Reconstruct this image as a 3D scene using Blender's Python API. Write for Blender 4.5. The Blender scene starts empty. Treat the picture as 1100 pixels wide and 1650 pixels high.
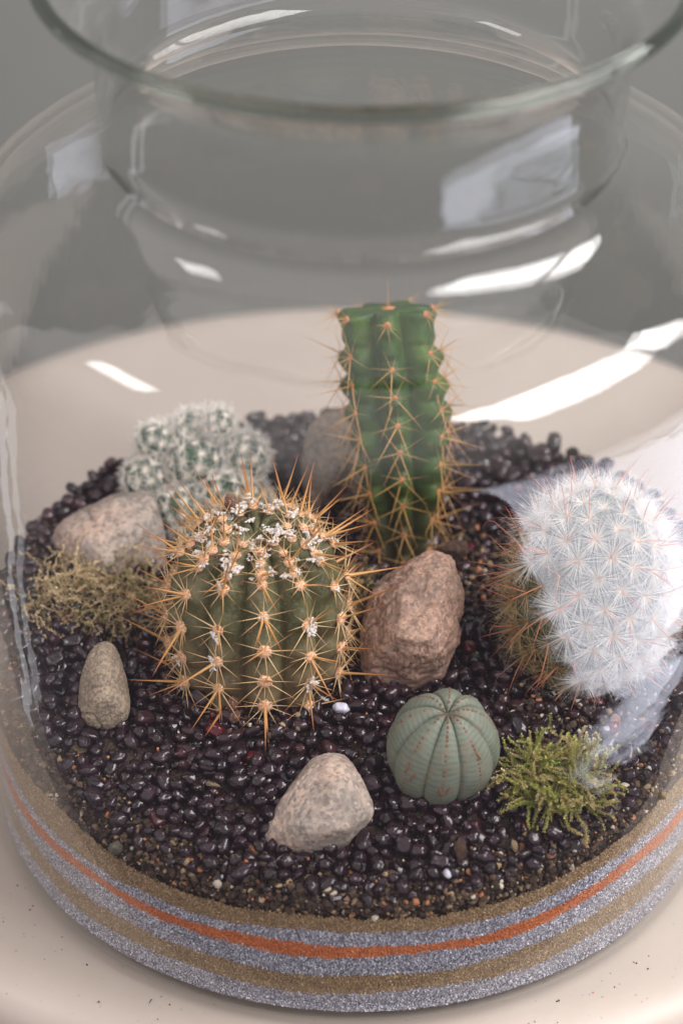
import bpy, bmesh, math, random
import numpy as np
from mathutils import Vector, Matrix, noise
random.seed(7); np.random.seed(7)
C = bpy.context.scene.collection
SC = bpy.context.scene
PI = math.pi

# ------------------------------------------------------------------ camera, world, lamps, exposure
CAM = Vector((-0.0047, -0.658, 0.5645))
pitch = math.radians(35.5)
fw = Vector((0, math.cos(pitch), -math.sin(pitch)))
upv = Vector((0, math.sin(pitch), math.cos(pitch))) - .0055 * Vector((1, 0, 0)); upv.normalize()
rt = fw.cross(upv)
cd = bpy.data.cameras.new('camera'); cam = bpy.data.objects.new('camera', cd); C.objects.link(cam)
cam.matrix_world = Matrix(((rt.x, upv.x, -fw.x, CAM.x), (rt.y, upv.y, -fw.y, CAM.y), (rt.z, upv.z, -fw.z, CAM.z), (0, 0, 0, 1)))
cd.sensor_fit = 'VERTICAL'; cd.sensor_height = 36; cd.sensor_width = 24; cd.lens = 100.04
cd.clip_start = .01; cd.clip_end = 50
cd.dof.use_dof = True; cd.dof.focus_distance = .785; cd.dof.aperture_fstop = 8
SC.camera = cam

w = bpy.data.worlds.new('World'); SC.world = w; w.use_nodes = True
_t = w.node_tree; _tc = _t.nodes.new('ShaderNodeTexCoord'); _sx = _t.nodes.new('ShaderNodeSeparateXYZ'); _rp = _t.nodes.new('ShaderNodeValToRGB')
_t.links.new(_tc.outputs['Generated'], _sx.inputs[0]); _mp = _t.nodes.new('ShaderNodeMapRange'); _mp.inputs['From Min'].default_value = -1
_t.links.new(_sx.outputs['Z'], _mp.inputs['Value']); _t.links.new(_mp.outputs[0], _rp.inputs[0]); _t.links.new(_rp.outputs[0], _t.nodes['Background'].inputs[0])
# a room: dim floor below, pale walls and ceiling above
_rp.color_ramp.elements[0].position = .30; _rp.color_ramp.elements[0].color = (.128, .112, .134, 1)
_rp.color_ramp.elements[1].position = .62; _rp.color_ramp.elements[1].color = (1.02, .945, .935, 1)
w.node_tree.nodes['Background'].inputs[1].default_value = 1.0

def area(name, loc, target, sx, sy, L, col):
    l = bpy.data.lights.new(name, 'AREA'); l.shape = 'RECTANGLE'; l.size = sx; l.size_y = sy
    l.energy = L * PI * sx * sy; l.color = col
    o = bpy.data.objects.new(name, l); C.objects.link(o); o.location = loc
    o.rotation_euler = (Vector(target) - Vector(loc)).to_track_quat('-Z', 'Y').to_euler()
    return o
for _k, (_o, _w) in enumerate(((-.13, .70), (.40, .26))):      # two panes with a mullion between
    _q = (Vector((0, 0, .1)) - Vector((.62, -.16, .80))).to_track_quat('-Z', 'Y')
    _l = area('window_pane_light', Vector((.62, -.16, .80)) + _q @ Vector((_o, 0, 0)), (0, 0, .1), _w, .40, 12.0, (1.0, .975, .96))
    _l.rotation_euler = _q.to_euler()
area('left_streak_light', (-.66, -.20, .76), (0, 0, .1), .26, .16, 9.0, (1.0, .98, .95))  # small lamp added to put a streak on the left glass shoulder
for _x, _w, _L in ((1.05, .36, 3.3), (1.34, .16, 1.5), (1.56, .22, 1.9)):
    lo = area('floor_daylight', (_x, -.45, -.60), (_x, -.45, 1.), _w, 1.7, _L, (.82, .85, 1.0)); lo.rotation_euler = (PI, 0, math.radians(-8))
area('side_window_light', (-.85, .33, -.22), (0, 0, -.2), .06, 1.3, 1.1, (.90, .93, 1.0))
SC.view_settings.view_transform = 'Standard'; SC.view_settings.look = 'None'
SC.view_settings.exposure = 0; SC.view_settings.gamma = 1
cy = SC.cycles
cy.max_bounces = 10; cy.transparent_max_bounces = 32; cy.transmission_bounces = 8; cy.glossy_bounces = 4; cy.diffuse_bounces = 3
cy.use_denoising = True
cy.sample_clamp_indirect = 4
cy.caustics_reflective = False; cy.caustics_refractive = False

# ------------------------------------------------------------------ helpers
def tag(o, label=None, cat=None, group=None, kind=None):
    if label: o['label'] = label
    if cat: o['category'] = cat
    if group: o['group'] = group
    if kind: o['kind'] = kind
    return o
def link(name, me, parent=None, loc=None):
    o = bpy.data.objects.new(name, me); C.objects.link(o)
    if parent: o.parent = parent
    if loc is not None: o.location = loc
    return o
def empty(name, loc):
    o = bpy.data.objects.new(name, None); C.objects.link(o); o.location = loc; o.empty_display_size = .01
    return o
def mesh(name, v, f, mat, smooth=True, col=None):
    me = bpy.data.meshes.new(name); me.from_pydata([tuple(p) for p in v], [], [tuple(q) for q in f])
    me.materials.append(mat)
    if smooth: me.shade_smooth()
    if col is not None:
        a = me.color_attributes.new('col', 'FLOAT_COLOR', 'POINT')
        a.data.foreach_set('color', np.array([(c[0], c[1], c[2], 1) for c in col], 'f').ravel())
    me.update(); return me
def lerp(a, b, t): return a + (b - a) * t
def mixc(a, b, t): return tuple(a[i] + (b[i] - a[i]) * t for i in range(3))
def sm(a, b, x):
    t = min(1, max(0, (x - a) / (b - a))); return t * t * (3 - 2 * t)
def interp(tab, x):
    for (x0, y0), (x1, y1) in zip(tab, tab[1:]):
        if x <= x1: return y0 + (y1 - y0) * max(0, (x - x0)) / (x1 - x0)
    return tab[-1][1]
def nz(x, y, z, s=1, seed=0): return noise.noise(Vector((x * s + seed * 7.3, y * s + seed * 3.1, z * s - seed * 5.7)))

class NT:
    def __init__(s, name):
        s.m = bpy.data.materials.new(name); s.m.use_nodes = True; s.t = s.m.node_tree; s.n = s.t.nodes; s.l = s.t.links
        s.b = s.n['Principled BSDF']; s.out = s.n['Material Output']
    def N(s, k, **kw):
        n = s.n.new(k)
        for a, b in kw.items():
            if a.startswith('i_'):
                n.inputs[a[2:].replace('_', ' ')].default_value = b
            else: setattr(n, a, b)
        return n
    def L(s, a, b): s.l.new(a, b)
    def coord(s, kind='Object'): return s.N('ShaderNodeTexCoord').outputs[kind]
    def noise(s, scale, detail=4, rough=.6, vec=None):
        n = s.N('ShaderNodeTexNoise'); n.inputs['Scale'].default_value = scale; n.inputs['Detail'].default_value = detail; n.inputs['Roughness'].default_value = rough
        s.L(vec if vec is not None else s.coord(), n.inputs['Vector']); return n.outputs['Fac']
    def voro(s, scale, out='Color', vec=None):
        n = s.N('ShaderNodeTexVoronoi'); n.inputs['Scale'].default_value = scale
        s.L(vec if vec is not None else s.coord(), n.inputs['Vector']); return n.outputs[out]
    def ramp(s, fac, stops):
        r = s.N('ShaderNodeValToRGB'); e = r.color_ramp.elements
        while len(e) < len(stops): e.new(.5)
        for i, (p, c) in enumerate(stops):
            e[i].position = p; e[i].color = (*c, 1) if len(c) == 3 else c
        s.L(fac, r.inputs[0]); return r.outputs[0]
    def mix(s, fac, a, b, mode='MIX'):
        m = s.N('ShaderNodeMix', data_type='RGBA', blend_type=mode)
        for sock, v in ((m.inputs[0], fac), (m.inputs[6], a), (m.inputs[7], b)):
            if isinstance(v, (int, float)): sock.default_value = v
            elif isinstance(v, tuple): sock.default_value = (*v, 1)
            else: s.L(v, sock)
        return m.outputs[2]
    def math(s, op, a, b=0.):
        m = s.N('ShaderNodeMath', operation=op)
        for i, v in enumerate((a, b)):
            if isinstance(v, (int, float)): m.inputs[i].default_value = v
            else: s.L(v, m.inputs[i])
        return m.outputs[0]
    def bump(s, h, dist, strength=1., normal_to=None):
        b = s.N('ShaderNodeBump'); b.inputs['Strength'].default_value = strength; b.inputs['Distance'].default_value = dist
        s.L(h, b.inputs['Height']); s.L(b.outputs[0], normal_to or s.b.inputs['Normal']); return b
    def attr(s): return s.N('ShaderNodeAttribute', attribute_name='col').outputs['Color']
    def set(s, **k):
        for a, v in k.items():
            i = s.b.inputs[a.replace('_', ' ')]
            if isinstance(v, (int, float)): i.default_value = v
            elif isinstance(v, tuple): i.default_value = (*v, 1)
            else: s.L(v, i)
        return s.m

M = {}
# clear soda glass walls: each wall surface passes light straight on and mirrors by its angle
def glass_wall(name, tint):
    t = NT(name); t.n.remove(t.b)
    g = t.N('ShaderNodeNewGeometry')
    dot = t.N('ShaderNodeVectorMath', operation='DOT_PRODUCT'); t.L(g.outputs['Incoming'], dot.inputs[0]); t.L(g.outputs['Normal'], dot.inputs[1])
    c = t.math('ABSOLUTE', dot.outputs['Value']); f = t.math('POWER', t.math('SUBTRACT', 1., c), 5.)
    F = t.math('ADD', t.math('MULTIPLY', f, .955), .045)
    tr = t.N('ShaderNodeBsdfTransparent'); tr.inputs[0].default_value = (*tint, 1)
    gl = t.N('ShaderNodeBsdfGlossy'); t.L(t.ramp(t.noise(14., 5, .7), [(.35, (.008, .008, .008)), (.75, (.075, .075, .075))]), gl.inputs['Roughness']); gl.inputs['Color'].default_value = (1, 1, 1, 1)
    h = t.noise(9., 2, .45); h2 = t.noise(46., 2, .5)
    b = t.N('ShaderNodeBump'); b.inputs['Distance'].default_value = .0034; b.inputs['Strength'].default_value = 1.
    t.L(t.math('ADD', h, t.math('MULTIPLY', h2, .12)), b.inputs['Height']); t.L(b.outputs[0], gl.inputs['Normal'])
    mx = t.N('ShaderNodeMixShader'); t.L(F, mx.inputs[0]); t.L(tr.outputs[0], mx.inputs[1]); t.L(gl.outputs[0], mx.inputs[2])
    t.L(mx.outputs[0], t.out.inputs[0]); return t.m
M['glass'] = glass_wall('clear_glass_wall', (.985, .985, .985))
t = NT('thick_glass'); M['rim'] = t.set(Transmission_Weight=1., Roughness=.0, IOR=1.5, Base_Color=(.36, .40, .36))

# ------------------------------------------------------------------ the setting: wall behind, round plinth
t = NT('wall_paint'); c = t.ramp(t.noise(2.2, 4), [(.3, (.205, .212, .195)), (.7, (.25, .257, .240))])
M['wall'] = t.set(Base_Color=c, Roughness=.8)
v = [(-2.5, .75, -1.6), (2.5, .75, -1.6), (2.5, .75, 1.8), (-2.5, .75, 1.8), (-2.5, .79, -1.6), (2.5, .79, -1.6), (2.5, .79, 1.8), (-2.5, .79, 1.8)]
f = [(0, 1, 2, 3), (4, 7, 6, 5), (0, 4, 5, 1), (3, 2, 6, 7), (0, 3, 7, 4), (1, 5, 6, 2)]
tag(link('wall', mesh('wall', v, f, M['wall'], False)), kind='structure')

t = NT('cream_glaze')
co = t.coord()
base = t.ramp(t.noise(7., 5, .6), [(.3, (.43, .37, .325)), (.7, (.52, .455, .405))])
sp = t.ramp(t.voro(330., 'Distance'), [(.0, (1, 1, 1)), (.07, (1, 1, 1)), (.15, (0, 0, 0))])
gate = t.ramp(t.noise(60., 3, .6), [(.42, (0, 0, 0)), (.60, (1, 1, 1))])
spk = t.math('MULTIPLY', sp, gate)
base = t.mix(t.math('MULTIPLY', spk, .6), base, (.20, .18, .22))
sp2 = t.math('MULTIPLY', t.ramp(t.voro(170., 'Distance'), [(.0, (1, 1, 1)), (.05, (1, 1, 1)), (.11, (0, 0, 0))]), t.ramp(t.noise(25., 2), [(.5, (0, 0, 0)), (.6, (1, 1, 1))]))
base = t.mix(t.math('MULTIPLY', sp2, .6), base, (.40, .24, .12))
t.bump(t.noise(90., 4, .6), .0006, .35)
M['glaze'] = t.set(Base_Color=base, Roughness=.42)
def lathe(name, prof, mat, n=128, close=False, cx=0, cyy=0, smooth=True):
    v = []; f = []
    m = len(prof)
    for j in range(n):
        a = 2 * PI * j / n
        for r, z in prof: v.append((cx + r * math.cos(a), cyy + r * math.sin(a), z))
    for j in range(n):
        k = (j + 1) % n
        for i in range(m if close else m - 1):
            i2 = (i + 1) % m
            q = (j * m + i, k * m + i, k * m + i2, j * m + i2)
            f.append(q)
    return mesh(name, v, f, mat, smooth)
def bevel(p0, p1, p2, n=6):   # quadratic curve points
    return [tuple((1 - s) ** 2 * p0[i] + 2 * s * (1 - s) * p1[i] + s * s * p2[i] for i in (0, 1)) for s in [k / n for k in range(n + 1)]]
prof = [(0.0003, 0), (.09, 0), (.15, 0), (.168, 0)] + bevel((.172, 0), (.186, -.0005), (.187, -.012), 8) + [(.187, -.022)] + bevel((.187, -.026), (.184, -.034), (.178, -.036), 5) + [(.174, -.05), (.172, -.20), (.172, -1.0), (.0003, -1.0)]
prof = [((r + .013) if r > .1 else r, z) for r, z in prof][::-1]
pl = empty('plinth', (0, .076, 0)); tag(pl, 'round cream glazed plinth with fine speckles under the glass jar', 'plinth')
link('plinth_top', lathe('plinth_top', prof, M['glaze'], 160), pl)
t = NT('rust_mark'); M['rust'] = t.set(Base_Color=(.33, .15, .05), Roughness=.6)
def blot(name, x, y, rx, ry, mat, z=.0001):
    v = [(x, y, z + .0003)]; n = 18
    for i in range(n):
        a = 2 * PI * i / n; q = 1 + .25 * random.uniform(-1, 1)
        v.append((x + rx * q * math.cos(a), y + ry * q * math.sin(a), z))
    return mesh(name, v, [(0, 1 + i, 1 + (i + 1) % n) for i in range(n)], mat)
link('rust_spot', blot('rust_spot', .0945, -.1530, .0013, .0009, M['rust']), pl)

# ------------------------------------------------------------------ the glass jar
jar = empty('glass_jar', (0, 0, 0)); tag(jar, 'large clear glass jar with wide neck and flared lip holding the cactus garden', 'jar')
outer = [(.0003, 0)] + [(.099, 0)] + bevel((.103, 0), (.110, .0002), (.110, .008), 6) + [(.110, .04), (.110, .09), (.110, .14), (.110, .170)] \
    + bevel((.110, .176), (.1095, .1925), (.098, .1985), 14)[0:] + [(.090, .2015), (.082, .2045)] + bevel((.078, .2060), (.0685, .209), (.0682, .217), 8)
off = .0028
inner = [(.0003, .004), (.098, .004)] + bevel((.100, .004), (.1072, .0042), (.1072, .011), 5) + [(.1072, .04), (.1072, .09), (.1072, .14), (.1072, .170)] \
    + bevel((.1072, .175), (.1065, .190), (.0965, .1960), 14)[0:] + [(.089, .1988), (.081, .2018)] + bevel((.077, .2032), (.0660, .2065), (.0658, .217), 8)
b = link('jar_body', lathe('jar_body', outer[::-1] + inner, M['glass'], 400, close=False), jar)
on = [(.0682, .217), (.0682, .225), (.0682, .234)] + bevel((.0682, .238), (.069, .249), (.0755, .255), 8) + [(.0785, .2585), (.0808, .2615)]
inn = [(.0658, .217), (.0658, .225), (.0658, .234)] + bevel((.0658, .239), (.0665, .2515), (.0742, .2575), 8) + [(.0772, .2607), (.0797, .2633)]
link('jar_neck', lathe('jar_neck', on[::-1] + inn, M['glass'], 400), jar)
rc = (.0822, .2640); rr = .0021
link('jar_rim', lathe('jar_rim', [(rc[0] + rr * math.cos(a), rc[1] + rr * 1.0 * math.sin(a)) for a in [2 * PI * i / 16 for i in range(16)]], M['rim'], 160, close=True), jar)

t = NT('dust'); M['dust'] = t.set(Base_Color=(.40, .38, .42), Roughness=.9)
v = []; f = []; rd_ = random.Random(8)
for _ in range(170):
    az = rd_.uniform(-1.3, 1.3); z_ = rd_.uniform(.02, .17); s_ = rd_.uniform(.00006, .00022); s2_ = s_ * rd_.uniform(.6, 3.5) if rd_.random() < .12 else s_
    r_ = .1101; n0 = len(v)
    for dx, dz in ((-1, -1), (1, -1), (1, 1), (-1, 1)):
        a_ = az + dx * s_ / r_; v.append((r_ * math.sin(a_), -r_ * math.cos(a_), z_ + dz * s2_))
    a_ = az; v.append(((r_ + s_) * math.sin(a_), -(r_ + s_) * math.cos(a_), z_))
    f += [(n0 + k, n0 + (k + 1) % 4, n0 + 4) for k in range(4)]
tag(link('dust_specks', mesh('dust_specks', v, f, M['dust']), jar), kind='stuff')

# ------------------------------------------------------------------ soil surface
def S(x, y):
    r = math.hypot(x, y)
    z = .0425 + .0125 * sm(-.108, -.050, y)
    z += .006 * sm(.05, .107, abs(x)) * sm(-.10, -.04, y)
    z += .003 * sm(.03, .09, y)
    return z
def S2(x, y): return S(x, y) + .0012 * nz(x, y, 0, 55) + .0006 * nz(x, y, 0, 160)
t = NT('dark_soil')
c = t.ramp(t.voro(1500.), [(.0, (.016, .010, .007)), (.45, (.035, .022, .014)), (.75, (.075, .048, .028)), (1., (.13, .09, .05))])
t.bump(t.noise(1200., 3, .7), .0008, 1.); M['soil'] = t.set(Base_Color=c, Roughness=.85)
v = [(0, 0, S2(0, 0))]; f = []; NR, NA = 46, 200
for i in range(1, NR + 1):
    r = .1040 * i / NR
    for j in range(NA):
        a = 2 * PI * j / NA; x, y = r * math.cos(a), r * math.sin(a)
        v.append((x, y, S2(x, y) + .0005 * random.uniform(-1, 1)))
for j in range(NA):
    a = 2 * PI * j / NA; v.append((.1045 * math.cos(a), .1045 * math.sin(a), .030))
for j in range(NA):
    k = (j + 1) % NA
    f.append((0, 1 + j, 1 + k))
    for i in range(NR): f.append((1 + i * NA + j, 1 + (i + 1) * NA + j, 1 + (i + 1) * NA + k, 1 + i * NA + k))
tag(link('soil', mesh('soil', v, f, M['soil'])), kind='structure')

# ------------------------------------------------------------------ sand layers: facetted grains against the wall
def sand_mat(name, stops, metal, rough, spread):
    t = NT(name); c = t.ramp(t.attr(), stops)
    t.bump(t.voro(3600., 'Distance'), .0002, .5)
    return t.set(Base_Color=c, Roughness=rough, Metallic=metal, Specular_IOR_Level=.5)
M['silver'] = sand_mat('silver_grit', [(.0, (.10, .10, .125)), (.4, (.26, .26, .31)), (.8, (.50, .50, .58)), (1., (.85, .86, .95))], .25, .35, 1)
M['brownsand'] = sand_mat('brown_sand', [(.0, (.14, .085, .04)), (.5, (.27, .175, .085)), (.9, (.38, .26, .14)), (1., (.60, .46, .28))], 0., .7, 1)
M['orangesand'] = sand_mat('orange_sand', [(.0, (.30, .075, .02)), (.5, (.50, .135, .035)), (1., (.68, .23, .08))], 0., .7, 1)
NAZ, NZ = 1500, 118
azs = np.linspace(-PI * .62, PI * .62, NAZ); zs = np.linspace(.0042, .0475, NZ)
A, Z = np.meshgrid(azs, zs)
RJ = .1066 + np.random.uniform(-.00022, .0002, A.shape)
A2 = A + np.random.uniform(-.5, .5, A.shape) * (azs[1] - azs[0]); Z2 = Z + np.random.uniform(-.5, .5, A.shape) * (zs[1] - zs[0])
X = RJ * np.sin(A2); Y = -RJ * np.cos(A2)
P = np.stack([X, Y, Z2], -1).reshape(-1, 3)
def wob(az, s): return .0016 * noise.noise(Vector((az * 3.2, s * 9.1, 0))) + .0005 * noise.noise(Vector((az * 14, s * 5.3, 1))) + .00030 * noise.noise(Vector((az * 60, s, 2)))
bnds = [.0110, .0178, .0246, .0284, .0325]
def rise(az): return .0045 * sm(.30, .85, az)
colb = []
for az in azs:
    rz = rise(az); colb.append([b0 + rz * (b0 / .03) + wob(az, i) for i, b0 in enumerate(bnds)] + [.0385 + .0052 * sm(.45, 1., abs(az)) + rz * .5 + wob(az, 9) * 1.2 + .0006 * noise.noise(Vector((az * 40, 3, 3)))])
colb = np.array(colb)
lay = [[] for _ in range(6)]
for i in range(NZ - 1):
    zc = .5 * (zs[i] + zs[i + 1])
    row = colb[:-1] + np.random.normal(0, .0003, (NAZ - 1, 6))
    k = (zc > row).sum(1)
    for j in range(NAZ - 1):
        if k[j] < 6:
            a0 = i * NAZ + j; lay[k[j]].append((a0, a0 + 1, a0 + NAZ + 1, a0 + NAZ))
info = [('silver_sand', 'lowest thick band of sparkling silver grey sand on the jar floor', 'silver'),
        ('brown_sand', 'brown sand band between the lowest and middle silver bands', 'brownsand'),
        ('silver_sand', 'silver grey sand band just under the orange stripe', 'silver'),
        ('orange_sand', 'thin bright orange sand stripe inside the jar', 'orangesand'),
        ('silver_sand', 'thin silver grey sand band just above the orange stripe', 'silver'),
        ('brown_sand', 'top brown sand band directly under the dark soil', 'brownsand')]
for (nm, lb, mt), fc in zip(info, lay):
    fa = np.array(fc); used, inv = np.unique(fa, return_inverse=True); inv = inv.reshape(fa.shape)
    me = bpy.data.meshes.new(nm); me.from_pydata(P[used].tolist(), [], inv.tolist()); me.materials.append(M[mt])
    ca = me.color_attributes.new('col', 'FLOAT_COLOR', 'CORNER')
    u = np.random.uniform(0, 1, len(fa)) ** 1.15; cc = np.repeat(np.stack([u, u, u, np.ones_like(u)], 1), 4, axis=0)
    ca.data.foreach_set('color', cc.astype('f').ravel()); me.update()
    tag(link(nm, me), lb, 'sand layer', 'coloured sand layers', 'stuff')

# ------------------------------------------------------------------ stones
ST = {}
def ico(sub):
    if sub not in ST:
        bm = bmesh.new(); bmesh.ops.create_icosphere(bm, subdivisions=sub, radius=1.)
        bm.verts.ensure_lookup_table()
        ST[sub] = (np.array([v.co[:] for v in bm.verts]), [[q.index for q in fa.verts] for fa in bm.faces]); bm.free()
    return ST[sub]
def stone_mesh(name, pts, mat, p=16, amp=.0005, sub=5, seed=0, extra=None):
    pts = [Vector(q) for q in pts]; c = sum(pts, Vector()) / len(pts)
    # depth behind and below the seen face
    bk = [c + (q - c) * .75 + Vector((0, .014, -.004)) * (extra or 1) for q in pts]
    bm = bmesh.new()
    for q in pts + bk: bm.verts.new(q)
    r = bmesh.ops.convex_hull(bm, input=bm.verts)
    bm.normal_update()
    c2 = c + Vector((0, .005, -.002)) * (extra or 1)
    nd = []
    for fa in bm.faces:
        n = fa.normal.copy(); d = n.dot(fa.verts[0].co - c2)
        if d < 0: n, d = -n, -d
        if d > 1e-5: nd.append((n[0], n[1], n[2], d))
    bm.free(); nd = np.array(nd)
    V, F = ico(sub)
    q = np.maximum(V @ nd[:, :3].T / nd[:, 3], 0)
    rad = (q ** p).sum(1) ** (-1 / p)
    W = V * rad[:, None] + np.array(c2)
    out = []
    for a, n_ in zip(W, V):
        k = amp * (1.6 * nz(*a, 120, seed) + .8 * nz(*a, 300, seed) + .45 * nz(*a, 800, seed))
        cr = abs(nz(*a, 90, seed + 5)); k -= amp * 1.6 * max(0, .06 - cr) / .06
        out.append(Vector(a) + Vector(n_) * k)
    return mesh(name, out, F, mat)
def granite(name, c1, c2, c3, dark, grain=900., bump=.0005):
    t = NT(name)
    b1 = t.ramp(t.noise(55., 5, .65), [(.3, c1), (.5, c2), (.72, c3)])
    g = t.voro(grain); gg = t.ramp(g, [(.2, (.6, .6, .62)), (.55, (1.1, 1.1, 1.1)), (.9, (1.5, 1.45, 1.4))])
    b1 = t.mix(.8, b1, gg, 'MULTIPLY')
    dk = t.ramp(t.noise(38., 6, .75), [(.50, (0, 0, 0)), (.62, (1, 1, 1))]); b1 = t.mix(t.math('MULTIPLY', dk, .45), b1, dark)
    fl = t.ramp(t.noise(620., 2, .5), [(.62, (0, 0, 0)), (.70, (1, 1, 1))]); b1 = t.mix(t.math('MULTIPLY', fl, .55), b1, dark)
    t.bump(t.math('ADD', t.noise(700., 4, .7), t.noise(160., 4, .6)), bump, .9)
    return t.set(Base_Color=b1, Roughness=.8)
M['granite_pink'] = granite('pink_grey_granite', (.30, .27, .24), (.42, .34, .29), (.50, .36, .29), (.16, .14, .12))
M['granite_red'] = granite('brown_pink_stone', (.29, .18, .135), (.42, .265, .20), (.50, .34, .275), (.12, .105, .08), 1200.)
M['granite_tan'] = granite('tan_gritty_stone', (.28, .22, .165), (.34, .27, .20), (.40, .32, .24), (.15, .12, .10), 1500., .0008)
M['granite_grey'] = granite('grey_brown_stone', (.17, .14, .115), (.25, .20, .16), (.30, .24, .20), (.10, .085, .07))
F_ = [[-0.0256, -0.0855, 0.0494], [-0.021, -0.0794, 0.0562], [-0.0135, -0.0736, 0.0627], [-0.0085, -0.072, 0.0644], [-0.0027, -0.0724, 0.0639], [0.001, -0.0746, 0.0615], [0.0048, -0.0803, 0.055], [0.0041, -0.0828, 0.0523], [-0.0025, -0.0877, 0.0468], [-0.0125, -0.0898, 0.0445], [-0.0242, -0.0885, 0.0461], [-0.0076, -0.0874, 0.0622], [-0.0175, -0.0898, 0.0566], [-0.0051, -0.0822, 0.065], [-0.0026, -0.0917, 0.0573], [-0.0083, -0.0936, 0.0568]]
LF_ = [[-0.0789, -0.0477, 0.0644], [-0.0777, -0.0417, 0.0716], [-0.0747, -0.0371, 0.0768], [-0.0703, -0.0358, 0.0778], [-0.0661, -0.0373, 0.0755], [-0.0633, -0.0423, 0.0689], [-0.0612, -0.0476, 0.0622], [-0.0625, -0.0512, 0.058], [-0.0688, -0.0536, 0.0559], [-0.0773, -0.0531, 0.0577], [-0.0702, -0.0443, 0.077], [-0.0723, -0.0551, 0.0704], [-0.0655, -0.0546, 0.0701]]
C_ = [[0.0004, -0.0191, 0.071], [0.0025, -0.0143, 0.0773], [0.0086, -0.0112, 0.0816], [0.0147, -0.0091, 0.0845], [0.0209, -0.0069, 0.0875], [0.0274, -0.008, 0.0864], [0.0302, -0.0121, 0.0813], [0.0313, -0.0186, 0.073], [0.0289, -0.025, 0.0647], [0.0245, -0.0303, 0.0577], [0.0149, -0.0329, 0.054], [0.0026, -0.0311, 0.0558], [-0.0006, -0.0256, 0.0627], [0.0128, -0.0203, 0.0863], [0.0249, -0.0205, 0.0865], [0.011, -0.0367, 0.0782], [0.0213, -0.038, 0.077], [0.0042, -0.0335, 0.069]]
LB_ = [[-0.091, 0.0279, 0.0622], [-0.0896, 0.0315, 0.0669], [-0.0826, 0.0344, 0.0699], [-0.0735, 0.0373, 0.0726], [-0.0652, 0.039, 0.0738], [-0.0601, 0.0383, 0.0721], [-0.0582, 0.0334, 0.0652], [-0.0567, 0.0269, 0.0562], [-0.0622, 0.0211, 0.0489], [-0.0843, 0.0184, 0.0484], [-0.091, 0.0224, 0.0547], [-0.0833, 0.0198, 0.0704], [-0.0687, 0.0221, 0.0733], [-0.0616, 0.0251, 0.0712], [-0.0737, 0.0102, 0.0662]]
B_ = [[-0.0185, 0.0637, 0.0696], [-0.017, 0.068, 0.0759], [-0.0129, 0.0715, 0.0809], [-0.0068, 0.0731, 0.0833], [-0.0018, 0.0715, 0.0809], [0.0009, 0.0659, 0.0728], [0.0029, 0.0573, 0.0602], [-0.0028, 0.0541, 0.0554], [-0.0161, 0.054, 0.0554], [-0.0105, 0.0576, 0.0784], [-0.0029, 0.0539, 0.0764], [-0.0085, 0.0469, 0.0698]]
S_ = [[0.0211, 0.0239, 0.0658], [0.0222, 0.0273, 0.0702], [0.0266, 0.0285, 0.0721], [0.0312, 0.028, 0.0716], [0.0355, 0.0253, 0.0683], [0.0359, 0.0225, 0.0647], [0.0285, 0.0216, 0.063], [0.0264, 0.0206, 0.0717], [0.0319, 0.02, 0.071]]
LB_ = [[-.074 + (q[0] + .074) * 1.08, q[1], .060 + (q[2] - .060) * 1.06] for q in LB_]
for pts, mt, lb, pw, am, ex in ((F_, 'granite_pink', 'smooth pinkish grey stone with a chipped facet at the front of the gravel', 45, .00022, 1),
                        (LF_, 'granite_tan', 'small upright gritty tan stone left of the golden spined barrel cactus', 9, .0004, .8),
                        (C_, 'granite_red', 'large rough reddish brown stone behind the round spineless plant', 30, .0008, 1),
                        (LB_, 'granite_pink', 'broad pinkish stone at back left behind the dry moss', 26, .0004, 1),
                        (B_, 'granite_grey', 'blurry grey brown stone at the back left of the tall green cactus', 14, .0005, 1)):
    tag(link('stone', stone_mesh('stone', pts, M[mt], pw, am, 6 if pts is not B_ else 5, random.randint(0, 50), ex)), lb, 'stone', 'stones among the cacti')

# ------------------------------------------------------------------ spines
def spine_mesh(name, mat, stops, r0=.035, curve=.06, sides=5, segs=5, hook=0., tipr=.05, seed=0):
    v = []; f = []; col = []; x = z = 0.; ang = 0.
    pts = []
    for i in range(segs + 1):
        t_ = i / segs; pts.append((x, z, ang, t_))
        ang += (curve * 2 / segs) + (hook / segs * 3.2 if t_ > .62 else 0)
        x += math.sin(ang) / segs; z += math.cos(ang) / segs
    for (x, z, ang, t_) in pts:
        r = r0 * ((1 - t_) * (.92) + tipr) * (1.15 if t_ == 0 else 1)
        for k in range(sides):
            a = 2 * PI * k / sides
            v.append((x + r * math.cos(a) * math.cos(ang), r * math.sin(a), z - r * math.cos(a) * math.sin(ang)))
            cc = stops[-1][1]
            for (p0, c0), (p1, c1) in zip(stops, stops[1:]):
                if t_ <= p1: cc = mixc(c0, c1, (t_ - p0) / (p1 - p0)); break
            col.append(cc)
    for i in range(segs):
        for k in range(sides):
            k2 = (k + 1) % sides; f.append((i * sides + k, i * sides + k2, (i + 1) * sides + k2, (i + 1) * sides + k))
    f.append(tuple(segs * sides + k for k in range(sides)))
    return mesh(name, v, f, mat, True, col)
def spine_mat(name, rough=.4, sub=.0):
    t = NT(name); return t.set(Base_Color=t.attr(), Roughness=rough)
M['spine'] = spine_mat('spine_horn'); M['hair'] = spine_mat('white_hair', .5)
def frame_mat(o, zdir, xdir):
    z = Vector(zdir).normalized(); x = Vector(xdir); x = (x - z * x.dot(z))
    if x.length < 1e-6: x = z.orthogonal()
    x.normalize(); y = z.cross(x)
    return Matrix(((x.x, y.x, z.x, o[0]), (x.y, y.y, z.y, o[1]), (x.z, y.z, z.z, o[2]), (0, 0, 0, 1)))
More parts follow.
